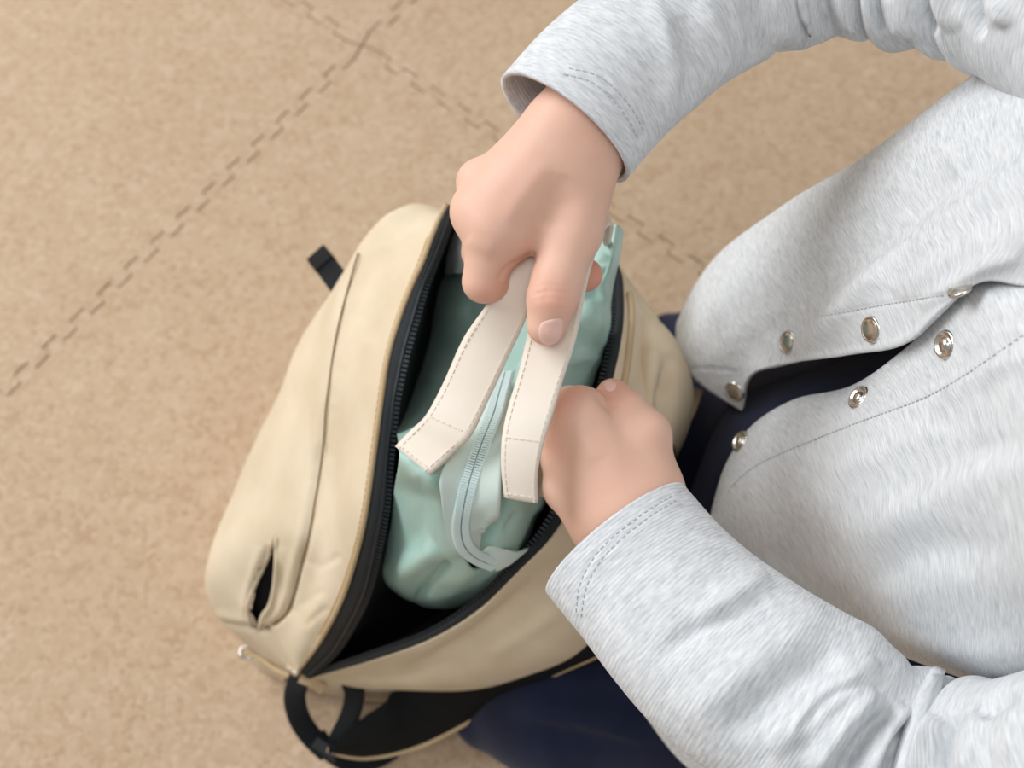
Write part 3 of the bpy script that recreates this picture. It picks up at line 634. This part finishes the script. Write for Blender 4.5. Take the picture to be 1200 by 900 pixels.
def left_hand(p):
    g = .535 / .52
    def c(a, b, ra, rb): return cone(p, a, b, ra * g, rb * g)
    palm = [c(P(880, 795, .283), hl(742, 612, 6), .024, .0185), c(hl(716, 608, 8), hl(758, 580, 8), .0145, .0145)]
    palm += [c(hl(740, 592, 7), hl(680, 488, 7), .0172, .0110), c(hl(728, 595, 7), hl(672, 506, 9), .0170, .0110),
             c(hl(720, 600, 9), hl(668, 535, 13), .0168, .0105), c(hl(715, 606, 13), hl(668, 572, 18), .0150, .0100)]
    palm += [c(hl(754, 570, 8), hl(754, 512, 9), .0128, .0105), c(hl(722, 565, 9), hl(722, 512, 13), .0135, .0095)]
    d = union(palm, .007)
    thumb = chain(p, [(hl(752, 510, 9), 10.8), (hl(734, 481, 11), 8.0), (hl(718, 463, 14), 6.8)], .003)
    idx = chain(p, [(hl(680, 488, 7), 11.4), (hl(668, 478, 30), 9), (hl(650, 490, 50), 8), (hl(640, 510, 62), 7)], .0015)
    mid = chain(p, [(hl(672, 506, 9), 11.4), (hl(652, 500, 36), 8.8), (hl(640, 520, 56), 8), (hl(640, 540, 66), 7)], .0015)
    rng = chain(p, [(hl(668, 535, 13), 10.8), (hl(648, 528, 38), 8.2), (hl(640, 545, 58), 7.4), (hl(640, 565, 66), 7)], .0015)
    pin = chain(p, [(hl(668, 570, 18), 10.0), (hl(660, 556, 40), 7.2), (hl(652, 560, 58), 6.6), (hl(655, 570, 66), 6.2)], .0015)
    return smin(d, smin(union([idx, mid, rng, pin], .002), thumb, .0015), .0045)
HF, HU, HS = np.array([-.94, 0, -.342]), np.array([-.342, 0, .94]), np.array([0, 1.0, 0])
HC = np.array([.236, .2, .575]); HAX = np.array([HF, HS, HU])
def hd(f, s_, u): return HC + HF * f + HS * s_ + HU * u
def trunk(p):                                        # upper arms, trunk and neck, mostly under cloth
    sR, sL = np.array([.268, .295, .405]), np.array([.25, .10, .39])
    d = [cone(p, P(800, 18, .352), P(905, -36, .35), .022, .019), cone(p, P(905, -36, .35), P(1080, -50, .37), .019, .020), cone(p, P(1080, -50, .37), sR, .020, .026),
         cone(p, P(880, 795, .283), P(1040, 890, .285), .024, .021), cone(p, P(1040, 890, .285), P(1190, 922, .31), .021, .022), cone(p, P(1190, 922, .31), sL, .022, .026),
         cone(p, np.array([.285, .22, .12]), np.array([.275, .2, .35]), .06, .06), cone(p, sR, sL, .03, .03), cone(p, np.array([.27, .2, .38]), np.array([.262, .2, .50]), .045, .028), cone(p, np.array([.262, .2, .50]), hd(-.02, 0, -.02), .028, .032)]
    d = union(d, .012)
    h = ellip(p, hd(-.005, 0, .012), (.086, .071, .086), HAX)
    h = smin(h, ellip(p, hd(.026, 0, -.042), (.052, .050, .048), HAX), .025)
    for q in (-1, 1):
        h = smin(h, ellip(p, hd(.05, q * .034, -.03), (.026, .022, .024), HAX), .02); h = smin(h, ellip(p, hd(-.008, q * .072, -.008), (.016, .007, .022), HAX), .005)
        h = -smin(-h, ellip(p, hd(.088, q * .029, .004), (.014, .016, .010), HAX), .010)
    h = smin(h, cone(p, hd(.080, 0, .004), hd(.089, 0, -.016), .004, .0072), .008)
    return smin(d, h, .012)
def hair_shape(p):
    h = ellip(p, hd(-.008, 0, .016), (.094, .078, .092), HAX)
    q = p - HC; f, u = q @ HF, q @ HU
    cut = np.maximum(f - .012 - .35 * np.maximum(u, 0) - .75 * np.maximum(u - .045, 0), -(u + .035) - .0 * f)   # fringe and nape
    h = np.maximum(h, np.maximum(f - (.02 + 1.1 * np.clip(u - .03, -.03, .1)), -(u + .05 + .25 * f)))
    return h
def mesh_sdf(f, pts, pad, h):
    pts = np.array(pts); return surface_nets(f, pts.min(0) - pad, pts.max(0) + pad, h)
def build_body():
    parts = []
    Vr, Fr = mesh_sdf(right_hand, [hr(520, 120, -10), hr(740, 120, 10), hr(560, 420, 50), hr(700, 400, 50), P(800, 10, .352)], .027, .0011)
    Nr = sdf_normals(right_hand, Vr)
    # creases and knuckle relief
    for pts, w, a in (([(622, 346), (645, 341), (668, 345)], 2.2, -.6), ([(624, 352), (645, 349), (668, 352)], 2.0, -.4), ([(626, 337), (646, 334), (666, 337)], 2.0, -.3),
                      ([(628, 296), (612, 303), (598, 311)], 2.5, -1.0), ([(600, 309), (590, 318), (584, 330)], 3, -.8), ([(590, 262), (612, 228), (640, 190)], 10, .5), ([(640, 268), (652, 235), (662, 205)], 14, -.8), ([(548, 280), (562, 288), (580, 294)], 9, .5)):
        Vr = brush(Vr, Nr, pts, w, a, .15)
    Vl, Fl = mesh_sdf(left_hand, [hl(620, 440, -10), hl(800, 440, 60), hl(640, 620, 60), P(880, 790, .285)], .03, .0011)
    Nl = sdf_normals(left_hand, Vl)
    for pts, w, a in (([(698, 460), (708, 473), (720, 482)], 5, -1.0), ([(674, 495), (700, 540)], 12, .5), ([(728, 480), (738, 472)], 2.5, -.3)):
        Vl = brush(Vl, Nl, pts, w, a, .15)
    Vt, Ft = mesh_sdf(trunk, [P(800, 10, .352), P(905, -40, .35), P(1080, -50, .37), P(880, 790, .285), P(1190, 922, .31), (.3, .22, .1), (.15, .2, .66), (.32, .2, .66)], .06, .0036)
    V = np.concatenate([Vr, Vl, Vt]); F = np.concatenate([Fr, Fl + len(Vr), Ft + len(Vr) + len(Vl)])
    o = raw_mesh('body', V, F, M['skin'], child)
    bl = np.zeros(len(V))
    for c, r, q in ((hr(647, 350, -10), .008, .35), (hr(605, 312, 6), .006, .4), (hr(572, 345, 2), .007, .25), (hr(694, 322, 30), .008, 1.0), (hr(640, 398, 0), .006, .35), (hr(538, 212, 14), .006, .15), (hr(532, 250, 8), .006, .15), (hl(662, 462, 0), .009, .3), (hl(716, 458, 8), .008, .35), (hl(650, 520, 4), .009, .2)):
        bl = np.maximum(bl, q * np.exp(-((V - c) ** 2).sum(1) / r ** 2))
    at = o.data.attributes.new('blush', 'FLOAT', 'POINT'); at.data.foreach_set('value', bl.astype(np.float32))
    # nails lie on the fingertips
    def nail(f, poly, base, name, lift):
        a = np.array(poly, float); c = a.mean(0); ring = spline(a, 5, True); G = []
        for s in np.linspace(.02, 1, 7):
            q = c + (ring - c) * s; d = np.full(len(q), base - .025)
            for _ in range(60): d += f(PD(q[:, 0], q[:, 1], d)) * .8
            p3 = PD(q[:, 0], q[:, 1], d); G.append(p3 + sdf_normals(f, p3) * (lift * (1 if s < .9 else .2)))
        n = grid_obj(name, np.array(G), M['nail'], child, closed_v=True, N=sdf_normals(f, np.array(G).reshape(-1, 3)).reshape(np.array(G).shape))
    nail(right_hand, [(634, 379), (646, 374), (658, 374), (660, 386), (655, 399), (645, 404), (635, 401), (631, 391)], .525, 'thumbnail', .0006)
    nail(left_hand, [(709, 447), (716, 446), (722, 450), (721, 456), (714, 459), (708, 455)], .55, 'thumbnail', .0005)
build_body()
Vh, Fh = mesh_sdf(hair_shape, [HC], .115, .004); raw_mesh('hair', Vh, Fh, M['hair'], child)
def blob(name, c, r, mat, parent, ax=HAX):
    th = np.linspace(.05, np.pi - .05, 12); ph = np.linspace(0, 2 * np.pi, 20, endpoint=False)
    G = np.array([[c + (np.array([math.cos(t) * r[0], math.sin(t) * math.cos(f) * r[1], math.sin(t) * math.sin(f) * r[2]]) @ ax) for f in ph] for t in th])
    return grid_obj(name, G, mat, parent, closed_v=True, N=G - c, caps=True)
for q in (-1, 1):
    e = blob('eye', hd(.0665, q * .029, .003), (.0105, .0115, .0105), M['eye_white'], child); blob('iris', hd(.0745, q * .029, .001), (.0036, .0055, .0055), M['iris'], e)
    cord('eyebrow', np.array([hd(.0735 - .22 * abs(t) * .03, q * (.029 + t * .014), .022 - .003 * t * t) for t in np.linspace(-1, 1, 9)]), .0022, M['hair'], child)
blob('lips', hd(.0745, 0, -.043), (.006, .013, .0045), M['lips'], child)

# --- cardigan
def bump_list(V, N, L):
    for pts, w, a, *r in L: V = brush(V, N, pts, w, a, *(r or [.25]))
    return V
UP_ROWS = [
      [(796, 376, .15), (846, 292, .205), (1000, 190, .285), (1125, 95, .345), (1240, 5, .385), (1360, -80, .41)],
      [(793, 410, .175), (862, 322, .235), (1000, 235, .31), (1140, 145, .37), (1260, 70, .41), (1380, 0, .43)],
      [(806, 437, .18), (880, 370, .24), (1000, 300, .318), (1145, 215, .385), (1270, 160, .42), (1390, 110, .44)],
      [(828, 458, .182), (888, 405, .232), (995, 362, .31), (1130, 290, .39), (1280, 245, .425), (1400, 210, .44)],
      [(868, 483, .185), (884, 436, .222), (990, 417, .295), (1062, 404, .342), (1105, 362, .372), (1150, 331, .390), (1200, 335, .400), (1290, 338, .42), (1410, 320, .43)]]
UP = [resample(spline(np.array(r, float), 12), 9) if len(r) < 9 else np.array(r, float) for r in UP_ROWS]
LO = [[(834, 594, .18), (850, 545, .19), (880, 500, .207), (930, 468, .236), (1000, 452, .275), (1064, 402, .337), (1130, 318, .376), (1290, 280, .402), (1410, 262, .415)],
      [(832, 612, .18), (860, 575, .205), (900, 535, .232), (960, 500, .267), (1020, 482, .305), (1090, 440, .35), (1170, 395, .395), (1290, 380, .43), (1410, 360, .44)],
      [(840, 635, .17), (880, 612, .21), (930, 590, .245), (990, 570, .285), (1050, 550, .322), (1120, 520, .36), (1200, 490, .4), (1300, 470, .435), (1410, 450, .445)],
      [(855, 668, .15), (900, 655, .195), (950, 642, .235), (1010, 635, .28), (1070, 628, .32), (1140, 618, .358), (1220, 605, .395), (1310, 590, .43), (1410, 570, .44)],
      [(880, 705, .13), (925, 700, .175), (975, 698, .222), (1030, 700, .268), (1090, 702, .31), (1155, 705, .343), (1235, 700, .376), (1320, 690, .41), (1410, 670, .43)],
      [(910, 735, .10), (950, 735, .14), (995, 742, .185), (1045, 758, .228), (1105, 776, .268), (1165, 792, .298), (1240, 796, .325), (1320, 785, .35), (1410, 770, .38)],
      [(930, 735, .07), (970, 735, .10), (1010, 745, .14), (1060, 763, .175), (1120, 782, .205), (1180, 797, .232), (1250, 800, .255), (1330, 790, .28), (1410, 780, .31)]]
def build_cardigan():
    UC = PA(np.array(UP)); fall = np.linspace(.35, 1, UC.shape[1])[:, None]
    UC = np.concatenate([(UC[0] + np.array([.075, -.03, -.07]) * fall)[None], (UC[0] + np.array([.03, .0, -.035]) * fall)[None], UC])
    UC = np.concatenate([UC, UC[:, -1:] + np.array([.055, .0, .02])], 1)
    U = spline(spline(UC, 22).swapaxes(0, 1), 26).swapaxes(0, 1); NU = gnormals(U); U = U + NU * wob(U, 1.0, 9, 21)[..., None]
    U = bump_list(U, NU, [([(935, 420), (1000, 345), (1060, 285), (1140, 215)], 16, 5.0), ([(900, 395), (960, 330), (1040, 260), (1110, 190)], 26, -4.0), ([(1020, 325), (1060, 275), (1130, 210), (1210, 160)], 16, -3.5), ([(1050, 345), (1090, 300), (1160, 235), (1230, 190)], 22, 3.5), ([(1000, 235), (1090, 165), (1180, 110)], 26, 3.0),
                      ([(1040, 330), (1120, 270), (1200, 225)], 14, -2.5), ([(1080, 360), (1150, 315), (1200, 300)], 10, 2.5), ([(830, 330), (850, 390), (860, 440)], 20, 1.5)])
    U = bump_list(U, NU, [([(800, 431), (835, 432), (866, 436)], 2.0, -.7, .05), ([(962, 371), (1030, 358), (1110, 345)], 2.0, -.6, .05), ([(880, 441), (930, 424), (1000, 412), (1060, 398), (1110, 358)], 5, .9, .1)])
    NU = gnormals(U)
    LC = PA(np.array(LO)); LC = np.concatenate([LC, (LC[-1] + np.array([.06, .02, -.03]))[None]]); LC = np.concatenate([LC, LC[:, -1:] + np.array([.055, .01, .02])], 1); Lw = spline(spline(LC, 26).swapaxes(0, 1), 26).swapaxes(0, 1); NL = gnormals(Lw); Lw = Lw + NL * wob(Lw, 1.0, 8, 5)[..., None]
    Lw = bump_list(Lw, NL, [([(1000, 700), (1080, 650), (1180, 640)], 24, -2.5), ([(980, 640), (1060, 600), (1160, 560), (1220, 545)], 26, 2.5), ([(900, 640), (940, 690), (1000, 720)], 20, -3.0), ([(1020, 735), (1100, 760), (1200, 770)], 16, 2.0), ([(1090, 480), (1150, 440), (1210, 410)], 14, 2.0),
                       ([(1040, 590), (1120, 540), (1200, 510)], 14, -1.6), ([(960, 560), (1040, 530), (1110, 500)], 16, 1.6)])
    Lw = bump_list(Lw, NL, [([(853, 577), (866, 560), (900, 538), (1000, 497), (1100, 458), (1200, 392)], 2.0, -.7, .03), ([(840, 590), (860, 545), (890, 500), (940, 473), (1000, 460), (1060, 412)], 5, .8, .1)])
    NL = gnormals(Lw)
    def joined(name, parts, mat, parent):
        v, f, uv, n = [], [], [], 0
        obs = [grid_obj('q', V, None, None, thick=.0022, N=N) for V, N in parts]
        bm = bmesh.new()
        for q in obs: bm.from_mesh(q.data)
        me = bpy.data.meshes.new(name); bm.to_mesh(me); bm.free(); me.materials.append(mat)
        for q in obs: bpy.data.objects.remove(q)
        return link(bpy.data.objects.new(name, me), parent)
    # shirt tail seen below the sleeve
    tail = patch([[(800, 660, .15), (750, 735, .13), (735, 800, .105), (760, 845, .1), (800, 895, .1), (850, 930, .1)], [(840, 670, .15), (790, 750, .135), (778, 805, .12), (803, 848, .12), (842, 892, .12), (880, 920, .12)], [(930, 690, .15), (920, 760, .13), (950, 800, .12), (985, 830, .12), (1010, 865, .12), (1040, 900, .12)]], 12, 8)
    tail = tail + gnormals(tail) * .0; tp = project(tail); tail = PD(tp[..., 0], tp[..., 1], tp[..., 2] - .022)
    card = joined('cardigan', [(U, NU), (Lw, NL), (tail, gnormals(tail))], M['knit'], child)
    # back, shoulders and upper sleeves of the cardigan
    def shell(p):
        sR, sL = np.array([.268, .29, .41]), np.array([.252, .105, .40])
        d = [cone(p, np.array([.29, .22, .13]), np.array([.275, .2, .34]), .078, .074), cone(p, np.array([.285, .16, .14]), np.array([.275, .15, .32]), .07, .066), cone(p, np.array([.29, .28, .14]), np.array([.275, .25, .32]), .062, .066), cone(p, sR, sL, .045, .045), cone(p, np.array([.247, .265, .395]), np.array([.24, .13, .395]), .042, .042), cone(p, sR, P(1310, 20, .402), .044, .032), cone(p, sL, P(1340, 885, .35), .044, .030)]
        d = union(d, .025)
        return np.maximum(d, .045 - ellip(p, np.array([.262, .2, .5]), (.045, .045, .07)) - .045)
    Vs, Fs = mesh_sdf(shell, [(.2, .05, .05), (.36, .3, .4), P(1262, 906, .332), P(1240, 0, .397)], .07, .005)
    raw_mesh('cardigan_back', Vs, Fs, M['knit_plain'], card)
    th = np.linspace(0, 2 * np.pi, 48); ring = np.stack([.262 + .043 * np.cos(th), .2 + .045 * np.sin(th), .462 + .014 * np.cos(th)], 1); cord('neckband', ring, .006, M['knit_plain'], card)
    stitches('stitching', U, NU, [(962, 371), (1030, 358), (1110, 345)], M['grey_thread'], card, .0016, .0012, .0002)
    stitches('stitching', Lw, NL, [(853, 577), (866, 560), (900, 538), (1000, 497), (1100, 458), (1200, 392)], M['grey_thread'], card, .0016, .0012, .0002)
    stitches('stitching', U, NU, [(800, 431), (835, 432), (866, 436)], M['grey_thread'], card, .0016, .0012, .0002)
    # snaps
    def snap(x, y, V, N, stud, tilt=None, r=.0052):
        c, n = on_surface(V, N, x, y, .0006); c, n = c[0], n[0]; n = unit(n + .35 * unit(C0 - c)) if tilt is None else unit(tilt); a = unit(np.cross(n, [0.3, 1, .2])); b = np.cross(n, a)
        if stud: prof = [(0, .0024), (.35, .0024), (.42, .0012), (.5, .0005), (.68, .0004), (.76, .0016), (.92, .0016), (1.0, .0006), (1.02, -.0004)]
        else: prof = [(0, .0016), (.4, .0016), (.74, .0013), (.8, .0010), (.85, .0016), (.95, .0014), (1.02, .0004), (1.02, -.0004)]
        prof = [(max(q, .02), h) for q, h in prof]
        th = np.linspace(0, 2 * np.pi, 28, endpoint=False)
        G = np.array([[c + r * q * (math.cos(t) * a + math.sin(t) * b) + n * h * .65 for t in th] for q, h in prof])
        s = grid_obj('snap_button', G, M['metal'], card, closed_v=True, N=np.broadcast_to(n, G.shape), caps=True)
        s['label'] = 'round metal snap stud' if stud else 'round metal snap cap'
    for x, y in ((1023, 386), (925, 401), (862, 458)): snap(x, y, U, NU, False)
    snap(1127, 338, U, NU, False, -.57 * c_r + .8 * c_u - .35 * c_f, .0046)
    for x, y in ((1110, 404), (1008, 467), (869, 518)): snap(x, y, Lw, NL, True)
    # sleeves
    def sleeve(path, ra, rb, ref, folds, hem_px, hem2, seed, rings):
        c = resample(spline(PA(path), 16), 260); s = np.linspace(0, 1, len(path)); q = np.linspace(0, 1, 260)
        V = tube_grid(c, np.interp(q, s, ra), np.interp(q, s, rb), 150, ref); N = gnormals(V, True, True)
        V = V + N * (wob(V, .9, 11, seed) * np.clip(q * 6, .1, 1)[:, None])[..., None]
        cx = project(c)[:, :2]; th = np.linspace(0, 2 * np.pi, V.shape[1], endpoint=False)
        for x, y, w, a, sl in rings:                      # folds that run round the sleeve, a little aslant
            i = int(((cx - (x, y)) ** 2).sum(1).argmin()); px = np.linalg.norm(np.gradient(cx, axis=0), axis=1); st = (np.cumsum(px) - np.cumsum(px)[i])[:, None] + sl * np.cos(th)[None]
            V = V + N * (np.exp(-(st / w) ** 2) * a * .001)[..., None]
        V = bump_list(V, N, folds); N = gnormals(V, True, True)
        for h in (hem_px, hem2): V = brush(V, N, h, 1.8, -.5, .02)
        V = brush(V, N, hem_px, 9, .5, .02); N = gnormals(V, True, True)
        o = grid_obj('sleeve', V, M['knit_sleeve'], card, closed_v=True, thick=.002, N=N)
        stitches('stitching', V, N, hem_px, M['grey_thread'], o, .0016, .0011, .00025); stitches('stitching', V, N, hem2, M['grey_thread'], o, .0016, .0011, .00025)
        return o
    sleeve([(661, 150, .35), (694, 113, .352), (732, 75, .353), (790, 26, .352), (850, -8, .35), (920, -38, .352), (1000, -50, .36), (1080, -48, .37), (1160, -35, .385), (1260, 0, .40), (1350, 30, .41)],
           [.0322, .0320, .0318, .032, .032, .0325, .033, .034, .036, .04, .05], [.0265, .027, .0285, .03, .031, .032, .033, .034, .036, .04, .05], (0, 0, 1),
           [([(775, 150), (790, 100), (780, 40), (760, 0)], 14, 3.0), ([(800, 128), (812, 80), (795, 20)], 10, -3.5), ([(845, 100), (842, 50), (820, 0)], 14, 4.0), ([(882, 75), (885, 40), (872, 0)], 9, -4), ([(915, 55), (918, 20), (910, -20)], 14, 4), ([(975, 45), (965, 15), (955, -20)], 10, -4), ([(1000, 40), (990, 15), (985, -20)], 8, 3), ([(1034, 38), (1027, 10), (1022, -20)], 5, -6), ([(1062, 45), (1052, 15), (1045, -20)], 12, 5), ([(1096, 40), (1083, 10), (1078, -20)], 6, -6), ([(1118, 35), (1105, 5), (1100, -25)], 10, 4), ([(1150, 45), (1142, 10), (1138, -20)], 6, -6), ([(1178, 30), (1170, 0)], 10, 5)],
           [(667, 80), (699, 88), (725, 109), (744, 133), (755, 156)], [(661, 87), (691, 95), (717, 116), (736, 140), (748, 163)], 31, [(880, -20, 10, -1.5, 8), (925, -38, 26, 1.8, 6), (985, -48, 16, -2.2, 6), (1034, -50, 7, -4.0, 5), (1064, -49, 20, 3.2, 5), (1102, -46, 9, -3.6, 5), (1130, -42, 15, 2.0, -5), (1160, -35, 8, -3, 5), (1190, -25, 14, 2, 5)])
    sleeve([(722, 632, .285), (752, 668, .286), (792, 712, .288), (838, 757, .289), (885, 797, .290), (940, 834, .289), (998, 872, .288), (1060, 906, .286), (1125, 922, .296), (1190, 922, .312), (1270, 905, .334), (1350, 880, .355)],
           [.0343, .0343, .0352, .0368, .038, .0387, .0385, .0385, .038, .037, .036, .036], [.028, .0285, .0295, .031, .033, .034, .034, .034, .034, .034, .034, .034], (0, 0, 1),
           [([(815, 730), (860, 700), (900, 672)], 16, 3.5), ([(770, 770), (840, 725), (900, 700)], 14, -3.0), ([(800, 850), (880, 780), (970, 720)], 24, 3.2), ([(850, 860), (930, 795), (985, 768)], 17, -3.6), ([(900, 880), (960, 830), (1010, 790), (1030, 775)], 15, 4.5), ([(935, 860), (975, 815), (1015, 795)], 8, -4),
            ([(950, 908), (988, 856), (1030, 812)], 14, 5.5, .2), ([(980, 912), (1012, 862), (1044, 826)], 9, -8, .2), ([(1012, 914), (1040, 868), (1065, 828)], 12, 4.5, .2), ([(1038, 914), (1054, 872), (1078, 838)], 8, -8, .2), ([(1066, 914), (1078, 872), (1098, 838)], 11, 4.5, .2), ([(1100, 914), (1104, 872), (1113, 836)], 8, -8, .2), ([(1130, 910), (1138, 868), (1150, 838)], 14, 3, .2), ([(1150, 840), (1165, 826), (1190, 818)], 10, -4), ([(1170, 895), (1185, 850), (1200, 822)], 14, 2)],
           [(681, 722), (688, 685), (711, 648), (753, 611), (796, 584)], [(675, 717), (680, 683), (701, 646), (743, 609), (789, 580)], 44, [(950, 840, 26, 1.6, 8), (1000, 873, 10, -1.6, 16), (1030, 892, 16, 2.0, 14), (1058, 905, 7.5, -2.0, 12), (1080, 913, 16, 1.0, 10), (1108, 919, 9, -3.0, 4), (1145, 922, 24, 2.0, 0)])
    return card
build_cardigan()
sh = patch([[(800, 600, .13), (850, 480, .165), (930, 440, .2), (1000, 415, .24), (1080, 380, .29)], [(815, 620, .13), (850, 530, .175), (930, 460, .215), (1000, 440, .257), (1090, 400, .31)], [(850, 640, .13), (890, 560, .175), (950, 520, .215), (1020, 490, .255), (1110, 440, .31)]], 10, 10)
o = grid_obj('undershirt', sh, M['navy_shirt'], child, thick=.002)

def trousers(p):
    d = [cone(p, P(566, 842, .026), P(660, 820, .045), .016, .042), cone(p, P(660, 820, .045), P(800, 800, .058), .042, .055), cone(p, P(800, 800, .058), P(960, 760, .075), .055, .07),
         cone(p, P(786, 402, .03), P(900, 430, .06), .019, .045), cone(p, P(900, 430, .06), P(1020, 520, .085), .045, .08), cone(p, P(960, 760, .075), P(1040, 600, .1), .07, .09), cone(p, P(850, 540, .06), P(1000, 560, .09), .045, .085)]
    return union(d, .025)
Vq, Fq = mesh_sdf(trousers, [P(566, 842, .026), P(788, 392, .05), P(1040, 600, .1), P(960, 760, .075)], .11, .004)
Nq = sdf_normals(trousers, Vq); Vq = bump_list(Vq, Nq, [([(600, 830), (680, 842), (760, 865)], 9, 4), ([(640, 812), (720, 820), (780, 850)], 9, -4), ([(620, 855), (700, 870)], 8, -2)]); Vq[:, 2] = np.maximum(Vq[:, 2], .0005)
raw_mesh('trousers', Vq, Fq, M['navy'], child)

# ------------------------------------------------------------------ every thing's Empty goes to its base
for o in list(bpy.data.objects):
    if 'base' in o:
        b = Vector(o['base']); o.location = b; del o['base']
        for c in o.children: c.matrix_parent_inverse = Matrix.Translation(-b)
